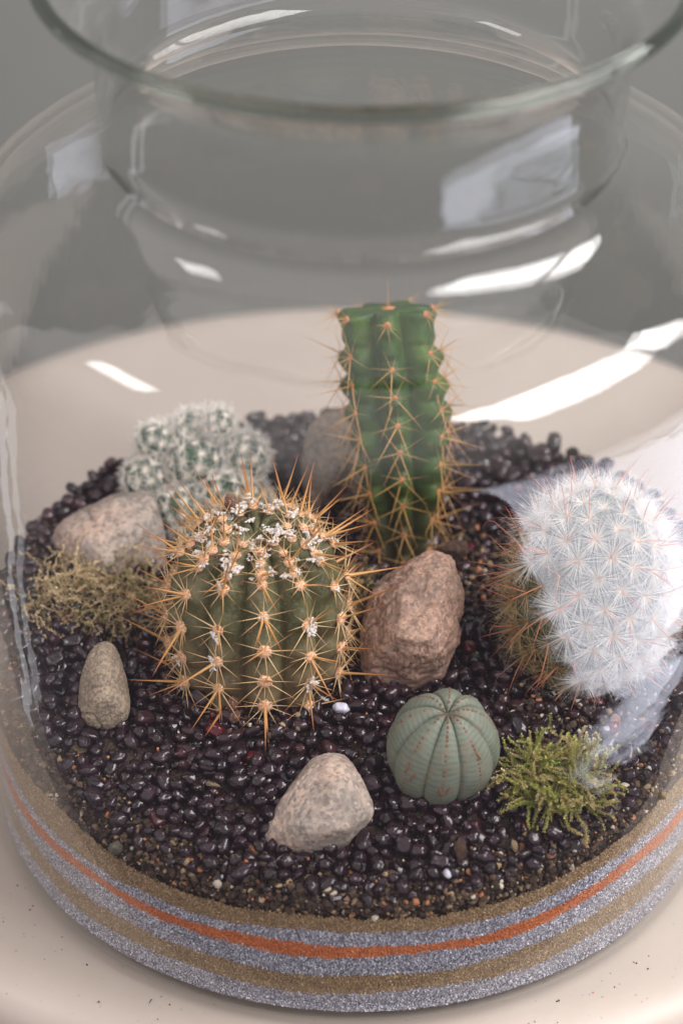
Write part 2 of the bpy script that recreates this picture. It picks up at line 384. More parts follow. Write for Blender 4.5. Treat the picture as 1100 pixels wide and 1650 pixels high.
class Joined:     # gathers many copies of small meshes in one mesh
    def __init__(s): s.v = []; s.f = []; s.c = []; s.n = 0; s.cache = {}
    def add(s, me, mat4):
        if me.name not in s.cache:
            co = np.empty(len(me.vertices) * 3); me.vertices.foreach_get('co', co)
            cc = np.ones(len(me.vertices) * 4)
            if me.color_attributes: me.color_attributes[0].data.foreach_get('color', cc)
            s.cache[me.name] = (co.reshape(-1, 3), cc.reshape(-1, 4)[:, :3], [tuple(p.vertices) for p in me.polygons])
        co, cc, fs = s.cache[me.name]; m = np.array(mat4)
        s.v.append(co @ m[:3, :3].T + m[:3, 3]); s.c.append(cc); s.f += [tuple(i + s.n for i in q) for q in fs]; s.n += len(co)
    def build(s, name, mat, smooth=True): return mesh(name, np.concatenate(s.v), s.f, mat, smooth, np.concatenate(s.c))

# woolly areole cushions
t = NT('areole_felt'); n1 = t.noise(3.5, 4, .7)
M['areole'] = t.set(Base_Color=t.ramp(n1, [(.35, (.60, .26, .12)), (.5, (.88, .52, .30)), (.65, (.93, .80, .66))]), Roughness=.9)
t = NT('white_wool'); M['wool'] = t.set(Base_Color=(.70, .66, .63), Roughness=.75)
def pad_mesh(name, mat, flat=.55, sub=3, jit=.25, seed=0):
    V, F = ico(sub); out = []
    for a in V:
        k = 1 + jit * nz(*a, 2.4, seed) + jit * .6 * nz(*a, 6, seed)
        out.append((a[0] * k, a[1] * k, a[2] * k * flat))
    # tiny felt tufts
    v = out; f = [tuple(q) for q in F]
    rnd = random.Random(seed)
    for _ in range(70):
        a = Vector((rnd.gauss(0, 1), rnd.gauss(0, 1), abs(rnd.gauss(0, 1)) + .1)).normalized(); q = Vector((a.x, a.y, a.z * flat)) * .85
        d = (a + Vector((rnd.uniform(-.5, .5), rnd.uniform(-.5, .5), rnd.uniform(0, .6)))).normalized() * rnd.uniform(.35, .75)
        s = a.orthogonal().normalized() * .05; b_ = a.cross(s)
        n0 = len(v); v += [tuple(q + s), tuple(q - s * .5 + b_ * .9), tuple(q - s * .5 - b_ * .9), tuple(q + d)]
        f += [(n0, n0 + 1, n0 + 3), (n0 + 1, n0 + 2, n0 + 3), (n0 + 2, n0, n0 + 3)]
    return mesh(name, v, f, mat)
PADS = [pad_mesh('areole', M['areole'], seed=i) for i in range(4)]
V, F = ico(3)
def flake_mesh(seed):
    rnd = random.Random(seed); v = []; f = []
    V, F = ico(2)
    for _ in range(11):
        o = Vector((rnd.gauss(0, .45), rnd.gauss(0, .45), rnd.uniform(-.1, .25))); s = Vector((rnd.uniform(.2, .5), rnd.uniform(.14, .32), rnd.uniform(.10, .24)))
        n0 = len(v); a_ = rnd.uniform(0, 6.3)
        for q in V:
            k = 1 + .35 * nz(*q, 2.5, seed + _); x, y, z = q[0] * s.x * k, q[1] * s.y * k, q[2] * s.z * k
            v.append((o.x + x * math.cos(a_) - y * math.sin(a_), o.y + x * math.sin(a_) + y * math.cos(a_), o.z + z))
        f += [tuple(i + n0 for i in q) for q in F]
    return mesh('wool_tuft', v, f, M['wool'])
FLK = [flake_mesh(i + 40) for i in range(4)]

# ------------------------------------------------------------------ golden barrel-like ribbed cactus
cen = Vector((-.0280, -.0235, .0)); root = empty('barrel_cactus', (cen.x, cen.y, .052))
tag(root, 'ribbed olive green barrel cactus bristling with long golden orange spines, centre left', 'cactus')
def toloc(m, r): return Matrix.Translation(-r.location) @ m
PR = [(0, .0165), (.06, .0192), (.16, .0220), (.30, .0238), (.48, .0245), (.62, .0243), (.74, .0231), (.83, .0206), (.90, .0168), (.95, .0124), (.98, .0082), (1.0, .0032)]
PZ = [(0, .045), (.06, .0480), (.16, .0545), (.30, .0632), (.48, .0740), (.62, .0838), (.74, .0920), (.83, .0982), (.90, .1025), (.95, .1048), (.98, .1053), (1.0, .1042)]
NRIB = 12; PH = .10
def barrel(th, u):
    r = interp(PR, u); z = interp(PZ, u)
    k = abs(math.cos(NRIB * (th - PH) / 2)) ; rib = k ** .8
    dep = .18 if u < .9 else .26
    bumpy = .035 * math.cos((u * 6.6 + (round((th - PH) / (2 * PI / NRIB)) % 2) * .5) * 2 * PI) * rib
    q = r * (1 - dep * (1 - rib) + bumpy * (1 if u < .85 else .3)) * 1.00
    return Vector((cen.x + q * math.sin(th), cen.y - q * math.cos(th), z + (.0022 * (rib - .6) if u > .8 else 0)))
v = []; f = []; NU, NTH = 90, 312
for i in range(NU + 1):
    for j in range(NTH):
        p = barrel(2 * PI * j / NTH, i / NU)
        n_ = .00022 * nz(*p, 260) + .00018 * nz(*p, 700)
        v.append(p - root.location + Vector((p.x - cen.x, p.y - cen.y, .01)).normalized() * n_)
for i in range(NU):
    for j in range(NTH):
        k = (j + 1) % NTH; f.append((i * NTH + j, i * NTH + k, (i + 1) * NTH + k, (i + 1) * NTH + j))
f.append(tuple(NU * NTH + j for j in range(NTH)))
t = NT('olive_cactus_skin'); n1 = t.noise(90., 5, .65); n2 = t.noise(900., 3, .6)
c = t.ramp(n1, [(.32, (.042, .046, .015)), (.5, (.100, .098, .036)), (.68, (.20, .18, .105))])
c = t.mix(t.ramp(n2, [(.50, (0, 0, 0)), (.75, (.45, .45, .45))]), c, (.25, .25, .18))
z = t.N('ShaderNodeSeparateXYZ'); t.L(t.coord(), z.inputs[0])
cork = t.ramp(t.math('ADD', t.math('MULTIPLY', z.outputs['Z'], 22.), t.math('MULTIPLY', n1, .4)), [(.35, (.9, .9, .9)), (.95, (0, 0, 0))])
c = t.mix(cork, c, (.20, .14, .075)); t.bump(n2, .0003, .5)
M['olive'] = t.set(Base_Color=c, Roughness=.55, Specular_IOR_Level=.4)
link('stem', mesh('stem', v, f, M['olive']), root)
GOLD = [(0, (.72, .42, .17)), (.35, (.62, .31, .10)), (.7, (.48, .19, .055)), (1, (.26, .06, .03))]
PALE = [(0, (.74, .55, .32)), (.5, (.70, .48, .24)), (.85, (.58, .30, .10)), (1, (.34, .12, .05))]
RADS = [spine_mesh('radial_spine', M['spine'], PALE, .024, random.uniform(-.08, .08)) for _ in range(4)]
CENT = [spine_mesh('central_spine', M['spine'], GOLD, .029, random.uniform(-.06, .06)) for _ in range(4)]
def place(name, me, m, parent, prnt_inv):
    o = bpy.data.objects.new(name, me); C.objects.link(o); o.parent = parent; mb = prnt_inv @ m
    o.matrix_basis = mb; LOC[o.name] = mb; return o
LOC = {}
def pinv(root_, ch): return (Matrix.Translation(root_.location) @ LOC[ch.name]).inverted()
def vis(p, n): return (CAM - p).normalized().dot(n)
cand = []
for rb in range(NRIB):
    th = PH + rb * 2 * PI / NRIB; offu = .5 * (rb % 2)
    for k in range(0, 10):
        u = (k + offu + .02) / 6.6 if k < 6 else .86 + (k - 6 + offu) * .034
        if u > .985 or u < .03: continue
        p = barrel(th, u); pu = barrel(th, min(1, u + .01)) - barrel(th, max(0, u - .01)); tt = Vector((math.cos(th), math.sin(th), 0))
        n = tt.cross(pu).normalized()
        cand.append((vis(p, n), rb, u, p, n, pu.normalized(), tt))
cand.sort(key=lambda q: -q[0])
sj = Joined(); nsp = 0; rnd = random.Random(3)
for ci, (vv, rb, u, p, n, up_, tt) in enumerate(cand):
    top = sm(.7, .95, u); sc = lerp(.00180, .00140, top) * rnd.uniform(.85, 1.15)
    pm = frame_mat(p + n * .0002, n, up_) @ Matrix.Scale(sc, 4)
    ao = None
    if vv > -.45:
        ao = place('areole', PADS[ci % 4], toloc(pm, root), root, Matrix())
    specs = []
    nr = 11 if u < .84 else 7
    a0 = rnd.uniform(0, .4)
    for k in range(nr):
        a = a0 + 2 * PI * k / nr + rnd.uniform(-.14, .14)
        el = rnd.uniform(.22, .5) + top * .35
        d = (tt * math.cos(a) + up_ * math.sin(a)) * math.cos(el) + n * math.sin(el)
        specs.append((RADS, d, rnd.uniform(.0078, .0122) * (1 - .35 * top)))
    if u < .93 or rnd.random() < .4: specs.append((CENT, n * 1. + up_ * rnd.uniform(-.5, .9) + tt * rnd.uniform(-.7, .7), rnd.uniform(.013, .0205) * (1 - .2 * top)))
    for _q in range(rnd.choice((0, 0, 1, 1)) if u < .9 else 0): specs.append((CENT, n * .8 + up_ * rnd.uniform(-.9, -.1) + tt * rnd.uniform(-.5, .5), rnd.uniform(.011, .017)))
    for pool, d, ln in specs:
        me = rnd.choice(pool); m = frame_mat(p, d, n if rnd.random() < .5 else tt) @ Matrix.Scale(ln, 4)
        if nsp < 300 and ao is not None and vv > .0:
            place('spine', me, m, ao, pinv(root, ao)); nsp += 1
        else: sj.add(me, toloc(m, root))
tag(link('outer_spines', sj.build('outer_spines', M['spine']), root), kind='stuff')
# white woolly flecks on some areoles and the crown
fl = [c_ for c_ in cand if c_[0] > .2]
for i in range(34):
    c_ = rnd.choice(fl); p = c_[3] + c_[4] * .0014 + c_[5] * rnd.uniform(-.002, .001) + c_[6] * rnd.uniform(-.0012, .0012)
    place('wool_fleck', FLK[i % 4], toloc(frame_mat(p, c_[4], c_[6] * rnd.uniform(-1, 1) + c_[5]) @ Matrix.Scale(rnd.uniform(.0009, .0019), 4), root), root, Matrix())
for i in range(64):
    th = rnd.uniform(0, 2 * PI); u = rnd.uniform(.86, 1.); p = barrel(th, u); p.z += .001
    o = place('wool_fleck', rnd.choice(FLK), toloc(Matrix.Translation(p) @ Matrix.Rotation(rnd.uniform(0, 6), 4, 'Z') @ Matrix.Scale(rnd.uniform(.0009, .0024), 4), root), root, Matrix())
t = NT('brown_debris'); M['debris'] = t.set(Base_Color=t.ramp(t.noise(900., 3), [(.4, (.10, .045, .03)), (.6, (.30, .20, .14))]), Roughness=.9)
DBR = []
for i in range(3):
    m_ = FLK[i].copy(); m_.materials.clear(); m_.materials.append(M['debris']); m_.name = 'debris_fleck'; DBR.append(m_)
for i in range(46):
    th = rnd.uniform(0, 2 * PI); u = rnd.uniform(.86, 1.) if i < 34 else rnd.uniform(.1, .8); p = barrel(th, u); d_ = (p - Vector((cen.x, cen.y, .08))).normalized()
    place('debris_fleck', DBR[i % 3], toloc(frame_mat(p + d_ * .0005, d_, (1, 0, 0)) @ Matrix.Scale(rnd.uniform(.0007, .0015), 4), root), root, Matrix())
# dried flower remnants
t = NT('dried_flower'); n1 = t.noise(1500., 3); t.bump(n1, .0006, 1.); M['dried'] = t.set(Base_Color=t.ramp(n1, [(.35, (.09, .035, .02)), (.6, (.25, .13, .09)), (.75, (.7, .62, .6))]), Roughness=.8)
V, F = ico(3)
bud = mesh('dried_bud', [tuple(q * (1 + .35 * nz(*q, 3.5, 9)) * np.array([.0016, .0016, .0024])) for q in V], F, M['dried'])
for p in ((-.0355, -.0150, .1090), (-.0345, -.0475, .0635), (-.0340, -.0485, .0600)):
    o = link('dried_bud', bud, root, Vector(p) - root.location); o.rotation_euler = (rnd.uniform(-.4, .4), rnd.uniform(-.4, .4), 0)

# ------------------------------------------------------------------ tall green column cactus
B0 = Vector((.0142, .0296, .050)); B1 = Vector((.0086, .0600, .1275)); BA = (B1 - B0).normalized(); BX = Vector((1, 0, 0)); BX = (BX - BA * BX.dot(BA)).normalized(); BY = BA.cross(BX)
root = empty('column_cactus', B0)
tag(root, 'tall bright green ribbed column cactus with thin amber spines at the back', 'cactus')
TR = [(0, .0078), (.12, .0088), (.25, .0104), (.40, .0122), (.55, .0136), (.68, .0145), (.78, .0142), (.86, .0137), (.94, .0133), (.975, .0130), (.990, .0120), (.997, .0095), (1., .0050)]
ARE = [.08, .19, .30, .40, .50, .60, .70, .80, .955]
def column(th, u):
    ax = B0.lerp(B1, u) + Vector((.0010 * math.sin(u * 4), 0, 0))
    r = interp(TR, u)
    k6 = 7 * th / 2; rib = abs(math.cos(k6)) ** 1.35
    # tubercles: a bulge below each areole with a notch above it
    ri = round(th / (2 * PI / 7)) % 7; sh = (.0, .045, .02, .05, .01, .035, .05)[ri]
    d = min((abs(u - (a - .022 + sh * .8)) for a in ARE)); bul = math.exp(-(d / .022) ** 2)
    nd_ = min((abs(u - (a + .028 + sh * .8)) for a in ARE)); notch = math.exp(-(nd_ / .014) ** 2)
    side = 1 + .16 * math.exp(-((th - 1.25) / .6) ** 2) * sm(.22, .34, u) * (1 - sm(.62, .74, u))
    q = r * side * (1.04 - .42 * (1 - rib) + .10 * bul * rib - .075 * notch * rib)
    if u > .985: ax = ax - BA * (.0012 * sm(.985, 1, u))
    return ax + BX * (q * math.sin(th)) - BY * (q * math.cos(th))
v = []; f = []; NU, NTH = 220, 192
for i in range(NU + 1):
    for j in range(NTH):
        th = 2 * PI * j / NTH; th = th - 2 * PI if th > PI else th
        p = column(th, i / NU); v.append(p - B0 + Vector((.00012 * nz(*p, 300, 3),) * 3))
for i in range(NU):
    for j in range(NTH):
        k = (j + 1) % NTH; f.append((i * NTH + j, i * NTH + k, (i + 1) * NTH + k, (i + 1) * NTH + j))
f.append(tuple(NU * NTH + j for j in range(NTH)))
t = NT('green_cactus_skin'); n1 = t.noise(70., 4, .6)
c = t.ramp(n1, [(.3, (.006, .030, .002)), (.5, (.018, .064, .004)), (.68, (.062, .130, .010))])
z = t.N('ShaderNodeSeparateXYZ'); t.L(t.coord(), z.inputs[0])
low = t.ramp(t.math('ADD', t.math('MULTIPLY', z.outputs['Z'], 20.), t.math('MULTIPLY', n1, .35)), [(.40, (.95, .95, .95)), (.95, (0, 0, 0))])
c = t.mix(low, c, (.050, .042, .014))
sc_ = t.ramp(t.noise(230., 5, .7), [(.60, (0, 0, 0)), (.70, (.55, .55, .55))]); c = t.mix(sc_, c, (.13, .12, .05))
t.bump(t.noise(700., 3), .00025, .6); M['green'] = t.set(Base_Color=c, Roughness=.50, Specular_IOR_Level=.35)
link('stem', mesh('stem', v, f, M['green']), root)
t = NT('orange_felt'); n1 = t.noise(3.5, 3, .7); M['areole2'] = t.set(Base_Color=t.ramp(n1, [(.35, (.42, .15, .06)), (.55, (.62, .27, .13)), (.7, (.72, .42, .25))]), Roughness=.9)
PAD2 = pad_mesh('areole', M['areole2'], seed=11)
AMB = [(0, (.50, .24, .07)), (.4, (.58, .33, .10)), (.8, (.55, .30, .10)), (1, (.28, .12, .05))]
THIN = [spine_mesh('amber_spine', M['spine'], AMB, .0155, random.uniform(-.05, .05)) for _ in range(4)]
sj = Joined(); nsp = 0
cl = []
for ri in range(7):
    th = ri * 2 * PI / 7; th = th - 2 * PI if th > PI else th; sh = (.0, .045, .02, .05, .01, .035, .05)[ri]
    for a in ARE:
        u = min(.975, a + sh * .8); p = column(th, u); pu = BA; tt = BX * math.cos(th) + BY * math.sin(th)
        n = tt.cross(pu).normalized(); cl.append((vis(p, n), p, n, pu.normalized(), tt, u))
cl.sort(key=lambda q: -q[0])
for (vv, p, n, up_, tt, u) in cl:
    top = u > .93
    pm = frame_mat(p, n, up_) @ Matrix.Scale(.00082 if not top else .0010, 4)
    ao = place('areole', PAD2, toloc(pm, root), root, Matrix()) if vv > -.6 else None
    sp = []
    nr = 7 if not top else 10; a0 = rnd.uniform(0, .8)
    for k in range(nr):
        a = a0 + 2 * PI * k / nr + rnd.uniform(-.2, .2); el = rnd.uniform(.12, .6) + (.5 if top else 0)
        down = -math.sin(a)
        sp.append(((tt * math.cos(a) + up_ * math.sin(a)) * math.cos(el) + n * math.sin(el), (rnd.uniform(.006, .0115) + .005 * max(0, down)) * (.65 if top else 1)))
    sp.append((n + up_ * rnd.uniform(-.3, .5) + tt * rnd.uniform(-.4, .4), rnd.uniform(.010, .016) * (.7 if top else 1)))
    for d, ln in sp:
        m = frame_mat(p, d, tt) @ Matrix.Scale(ln, 4)
        if ao is not None and nsp < 300 and vv > -.2:
            place('spine', rnd.choice(THIN), m, ao, pinv(root, ao)); nsp += 1
        else: sj.add(rnd.choice(THIN), toloc(m, root))
place('crown_felt', PAD2, toloc(frame_mat(B1 - BA * .0014, BA, BX) @ Matrix.Diagonal((.0020, .0018, .0014, 1)), root), root, Matrix())
for d, ln in (((.0, -.05, 1), .012), ((.25, 0, 1), .005), ((-.3, 0, 1), .005), ((.5, -.2, 1), .004), ((-.1, -.3, 1), .006)):
    sj.add(THIN[0], toloc(frame_mat(B1 - BA * .001, d, (1, 0, 0)) @ Matrix.Scale(ln, 4), root))
tag(link('outer_spines', sj.build('outer_spines', M['spine']), root), kind='stuff')

# ------------------------------------------------------------------ spineless round plant (ribbed ball)
root = empty('ball_plant', (.0232, -.066, .048))
tag(root, 'round spineless grey green ribbed plant like a small ball in front of the reddish stone', 'succulent')
ec = Vector((.0232, -.0645, .0624)); ax = Vector((.06, -.22, 1)).normalized(); ex = Vector((1, 0, 0)); ex = (ex - ax * ex.dot(ax)).normalized(); ey = ax.cross(ex)
NR8 = 8
def s0(a): return math.sin(a)
def wth(a): return a + .075 * math.sin(2 * a + 1) + .045 * math.sin(3 * a - .6)
def ball(th, ph):  # ph: 0 top..pi bottom
    m = math.cos(NR8 * wth(th) / 2); rib = abs(m)
    r = .0158 * (1 + .05 * nz(math.sin(th) * s0(ph), math.cos(th) * s0(ph), math.cos(ph), 1.1, 4)) * (1 - .060 * (1 - rib) ** 1. - .030 * math.exp(-(rib / .16) ** 2)) * (1 - .05 * math.exp(-(ph / .12) ** 2))
    s = math.sin(ph)
    return ec + (ex * (r * s * math.sin(th)) - ey * (r * s * math.cos(th)) + ax * (r * 1.11 * math.cos(ph) - (.0018 * math.exp(-(ph / .22) ** 2)) * 1.))
v = []; f = []; col = []; NU, NTH = 150, 384
for i in range(NU + 1):
    ph = .012 + (PI - .6) * i / NU
    for j in range(NTH):
        th = 2 * PI * j / NTH + .36; p = ball(th, ph); v.append(p - root.location)
        m = abs(math.cos(NR8 * wth(th) / 2)); band = .5 + .5 * math.sin(ph * 62 + 1.2 * math.sin(th * 8) + 3 * nz(th * 2, ph * 3, 0, 1)); 
        g = mixc((.105, .135, .098), (.20, .222, .175), band * .55 + .25 + .5 * nz(*p, 160))
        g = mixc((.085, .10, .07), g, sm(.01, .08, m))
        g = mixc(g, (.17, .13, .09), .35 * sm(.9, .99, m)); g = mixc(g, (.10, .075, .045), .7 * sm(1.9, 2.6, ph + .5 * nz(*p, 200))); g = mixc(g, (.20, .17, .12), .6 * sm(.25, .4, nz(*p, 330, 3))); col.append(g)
for i in range(NU):
    for j in range(NTH):
        k = (j + 1) % NTH; f.append((i * NTH + j, (i + 1) * NTH + j, (i + 1) * NTH + k, i * NTH + k))
f.append(tuple(j for j in range(NTH)))
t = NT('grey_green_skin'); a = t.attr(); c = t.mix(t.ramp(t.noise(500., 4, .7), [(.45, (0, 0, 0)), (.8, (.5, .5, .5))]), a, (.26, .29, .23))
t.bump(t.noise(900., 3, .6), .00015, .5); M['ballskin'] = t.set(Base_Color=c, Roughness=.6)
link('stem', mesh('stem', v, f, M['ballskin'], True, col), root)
t = NT('brown_bump'); M['brownbump'] = t.set(Base_Color=(.17, .075, .045), Roughness=.7)
V, F = ico(2); bump_me = mesh('scale_bump', [tuple(q) for q in V], F, M['brownbump'])
for k in range(NR8):
    th = 2 * PI * k / NR8
    for _it in range(30): th -= (wth(th) - 2 * PI * k / NR8) * .7
    for i in range(24):
        ph = .10 + 1.9 * (i + rnd.uniform(-.2, .2)) / 23; p = ball(th, ph)
        if vis(p, (p - ec).normalized()) < 0.05: continue
        if rnd.random() < .2: continue
        n = (p - ec).normalized(); s = rnd.uniform(.00022, .00042) * (1 if i < 16 else .7)
        place('scale_bump', bump_me, toloc(frame_mat(p, n, ax) @ Matrix.Diagonal((s * 1.2, s * .9, s * .7, 1)), root), root, Matrix())
t = NT('old_scar'); M['scar'] = t.set(Base_Color=(.22, .12, .07), Roughness=.8)
V, F = ico(2); scar = mesh('flower_scar', [tuple(q) for q in V], F, M['scar'])
for th, ph, tl in ((-.07, 1.52, .12), (.06, 1.50, -.35), (-.60, 1.38, -.3), (.72, .95, .3), (-.75, 1.30, -.15)):
    p = ball(th, ph); n = (p - ec).normalized(); u_ = (ax - n * ax.dot(n)).normalized(); s_ = n.cross(u_)
    place('flower_scar', scar, toloc(frame_mat(p, n, u_ + s_ * tl) @ Matrix.Diagonal((.0019, .0004, .0004, 1)), root), root, Matrix())

# ------------------------------------------------------------------ white hairy cactus with hooked red spines
root = empty('woolly_cactus', (.0660, -.0215, .053))
tag(root, 'plump cactus hidden under white feathery hair with hooked red spines at right', 'cactus')
fc = Vector((.0655, -.0195, .0815)); ax = Vector((.05, -.03, 1)).normalized(); ex = (Vector((1, 0, 0)) - ax * ax.x).normalized(); ey = ax.cross(ex)
def egg(th, ph, k=1.):
    s = math.sin(ph); cph = math.cos(ph)
    r = .0208 * k; h = (.0320 if cph > 0 else .031) * k
    return fc + ex * (r * s * math.sin(th)) - ey * (r * s * math.cos(th)) + ax * (h * cph - .0018 * math.exp(-(ph / .25) ** 2))
tub = []
NT_ = 150
for i in range(NT_):
    q = (i + .5) / NT_; ph = math.acos(1 - 1.78 * q); th = i * 2.399963
    p = egg(th, ph); n = ((ex * math.sin(th) - ey * math.cos(th)) * math.sin(ph) + ax * math.cos(ph) * .75).normalized(); tub.append((p, n, ph, th))
v = []; f = []; NU, NTH = 110, 240
tp = np.array([q[0][:] for q in tub]); 
for i in range(NU + 1):
    ph = .01 + 2.7 * i / NU
    for j in range(NTH):
        th = 2 * PI * j / NTH; p = egg(th, ph, .93); d = np.sqrt(((tp - np.array(p)) ** 2).sum(1)).min()
        k = .0024 * math.exp(-(d / .0024) ** 2) * sm(0, .3, ph) + .0006
        n = (p - fc).normalized(); v.append(p + n * k - root.location)
for i in range(NU):
    for j in range(NTH):
        k = (j + 1) % NTH; f.append((i * NTH + j, (i + 1) * NTH + j, (i + 1) * NTH + k, i * NTH + k))
t = NT('grey_green_tubercles'); M['tub'] = t.set(Base_Color=t.ramp(t.noise(200., 4), [(.3, (.035, .050, .026)), (.7, (.09, .11, .06))]), Roughness=.6)
link('stem', mesh('stem', v, f, M['tub']), root)
WH = [(0, (.80, .66, .46)), (.3, (.86, .82, .76)), (1, (.90, .88, .88))]
def tuft(name, n, seed, l0, l1, rr_, stops, el0, el1, mat, sides=3, curve=.1):
    rnd_ = random.Random(seed); J = Joined()
    ms = [spine_mesh(name + '_hair', mat, stops, rr_, c_, sides, 3) for c_ in (-curve, curve, curve * .3)]
    for k in range(n):
        a = 2 * PI * k / n + rnd_.uniform(-.15, .15); el = rnd_.uniform(el0, el1)
        d = Vector((math.cos(a) * math.cos(el), math.sin(a) * math.cos(el), math.sin(el)))
        J.add(rnd_.choice(ms), frame_mat((0, 0, 0), d, (0, 0, 1)) @ Matrix.Scale(rnd_.uniform(l0, l1), 4))
    r_ = J.build(name, mat)
    for m_ in ms: bpy.data.meshes.remove(m_)
    return r_
TUF = [tuft('hair_tuft', 140, s, .0055, .0105, .0085, WH, .02, .75, M['hair'], 3, .22) for s in range(4)]
TUG = [tuft('unlit_hair_tuft', 36, s + 9, .0055, .0115, .0100, [(0, (.36, .21, .07)), (.5, (.48, .34, .15)), (1, (.58, .46, .27))], .02, .8, M['hair'], 3, .22) for s in range(4)]  # golden brown painted in for translucent hair that the light leaves dark
CREAM = [(0, (.70, .55, .34)), (.5, (.75, .62, .40)), (1, (.72, .60, .42))]
RED = [(0, (.70, .42, .22)), (.35, (.55, .18, .09)), (1, (.24, .045, .035))]
HOOK = [spine_mesh('hooked_spine', M['spine'], RED, .0165, random.uniform(.0, .12), 5, 12, hook=h) for h in (2.2, 1.6, .1)]
for i, (p, n, ph, th) in enumerate(tub):
    sc = lerp(.62, 1., sm(.1, .8, ph)) * rnd.uniform(.9, 1.1)
    base = p + n * .0016
    upd = (ax - n * ax.dot(n)).normalized() if ph > .1 else ex
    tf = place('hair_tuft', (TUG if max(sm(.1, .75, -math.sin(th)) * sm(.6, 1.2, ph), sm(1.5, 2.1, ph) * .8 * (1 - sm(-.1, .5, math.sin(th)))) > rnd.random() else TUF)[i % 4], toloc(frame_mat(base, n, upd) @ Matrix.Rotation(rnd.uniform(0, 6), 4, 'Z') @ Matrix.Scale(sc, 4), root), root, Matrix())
    pr = rnd.random()
    for k in range(2 if pr < .25 else 1):
        d = n + upd * rnd.uniform(-.5, .7) + n.cross(upd) * rnd.uniform(-.6, .6)
        if i > 2:
            place('hooked_spine', rnd.choice(HOOK), frame_mat(base, d, upd * -1 + n.cross(upd) * rnd.uniform(-1, 1)) @ Matrix.Scale(rnd.uniform(.0110, .0165) * (.6 + .4 * sc), 4), tf, pinv(root, tf))

# ------------------------------------------------------------------ cluster of small white-starred cacti, back left
root = empty('clustered_cactus', (-.046, .052, .058))
tag(root, 'blurry cluster of small green cactus heads covered in white star shaped spines', 'cactus')
t = NT('deep_green_skin'); M['deep'] = t.set(Base_Color=t.ramp(t.noise(300., 3), [(.3, (.02, .055, .03)), (.7, (.04, .10, .05))]), Roughness=.5)
WS = [(0, (.82, .74, .62)), (.4, (.88, .84, .78)), (1, (.88, .86, .82))]
STAR = [tuft('spine_star', 28, 60 + s, .0032, .0050, .050, WS, .1, .5, M['hair'], 3, .3) for s in range(3)]
V4, F4 = ico(3)
heads = [(-.0418, .0560, .0878, .0046, (.1, -.1, 1)), (-.0612, .0560, .0810, .0055, (-.5, 0, 1)), (-.0490, .0520, .0760, .0082, (-.1, -.4, 1)), (-.0345, .0570, .0750, .0072, (.5, -.2, 1)),
         (-.0635, .0500, .0715, .0068, (-.7, -.5, .6)), (-.0400, .0440, .0690, .0076, (.2, -.8, .7)), (-.0530, .0420, .0650, .0080, (-.2, -.9, .5)), (-.0325, .0480, .0650, .0060, (.7, -.6, .5)), (-.0500, .060, .0810, .0070, (-.1, .2, 1))]
nst = 0; sj = Joined()
for hi, (x, y, z_, r, axd) in enumerate(heads):
    hc = Vector((x, y, z_)); axd = Vector(axd).normalized()
    hm = mesh('head', [tuple(q * r * np.array([1, 1, 1])) for q in V4], F4, M['deep']); ho = link('head', hm, root, hc - root.location)
    n_s = 44 if r > .006 else 34
    for i in range(n_s):
        q = (i + .5) / n_s; ph = math.acos(1 - 1.7 * q); th = i * 2.399963
        e1 = axd.orthogonal().normalized(); e2 = axd.cross(e1)
        n = e1 * math.sin(ph) * math.cos(th) + e2 * math.sin(ph) * math.sin(th) + axd * math.cos(ph)
        m = frame_mat(n * (r + .0006), n, e1) @ Matrix.Scale(rnd.uniform(.85, 1.15) * (.7 if r < .006 else .9) * lerp(.7, 1, sm(0, .6, ph)), 4)
        if vis(hc, n) > -.1 and nst < 290: place('spine_star', STAR[i % 3], m, ho, Matrix()); nst += 1
        else: sj.add(STAR[i % 3], Matrix.Translation(hc - root.location) @ m)
tag(link('hidden_spine_stars', sj.build('hidden_spine_stars', M['hair']), root), kind='stuff')

# ------------------------------------------------------------------ moss
t = NT('moss_leaf'); M['moss'] = t.set(Base_Color=t.attr(), Roughness=.65, Subsurface_Weight=0.)
def strand_mesh(seed, L, droop, c0, c1, wig=.5, leafy=1., thick=.00030):
    r_ = random.Random(seed); v = []; f = []; col = []
    p = Vector(); d = Vector((r_.uniform(-.15, .15), 0, 1)).normalized(); n = max(8, int(L / .00045)); step = L / n
    ring = []
    side = Vector((r_.uniform(-1, 1), r_.uniform(-1, 1), 0)).normalized()
    for i in range(n + 1):
        tt = i / n; r = thick * (1 - .5 * tt)
        a1 = d.orthogonal().normalized(); a2 = d.cross(a1); s = len(v)
        c = mixc(c0, c1, tt * .8 + r_.uniform(-.1, .2))
        for k in range(4): a = PI / 2 * k; v.append(p + (a1 * math.cos(a) + a2 * math.sin(a)) * r); col.append(c)
        if i:
            for k in range(4): k2 = (k + 1) % 4; f.append((ring[k], ring[k2], s + k2, s + k))
        ring = [s + k for k in range(4)]
        for k in range(4):
            if r_.random() > leafy: continue
            a = r_.uniform(0, 6.3); o = (a1 * math.cos(a) + a2 * math.sin(a)); l = r_.uniform(.0006, .0011) * (1 - .3 * tt); w_ = o.cross(d).normalized() * .00030
            e = (o * .75 + d * .75).normalized() * l; m_ = p + o * r * .6 + d * step * r_.random(); s = len(v)
            cl_ = mixc(c, (c[0] * 1.5 + .03, c[1] * 1.5 + .03, c[2] * 1.4), r_.random())
            v += [m_, m_ + e * .5 + w_ + o * .0001, m_ + e, m_ + e * .5 - w_ + o * .0001]; col += [c, cl_, cl_, cl_]; f.append((s, s + 1, s + 2, s + 3))
        p = p + d * step
        d = (d + Vector((r_.gauss(0, .10), r_.gauss(0, .10), r_.gauss(0, .06))) * wig + side * droop / n).normalized()
    return mesh('moss_strand', v, f, M['moss'], False, col)
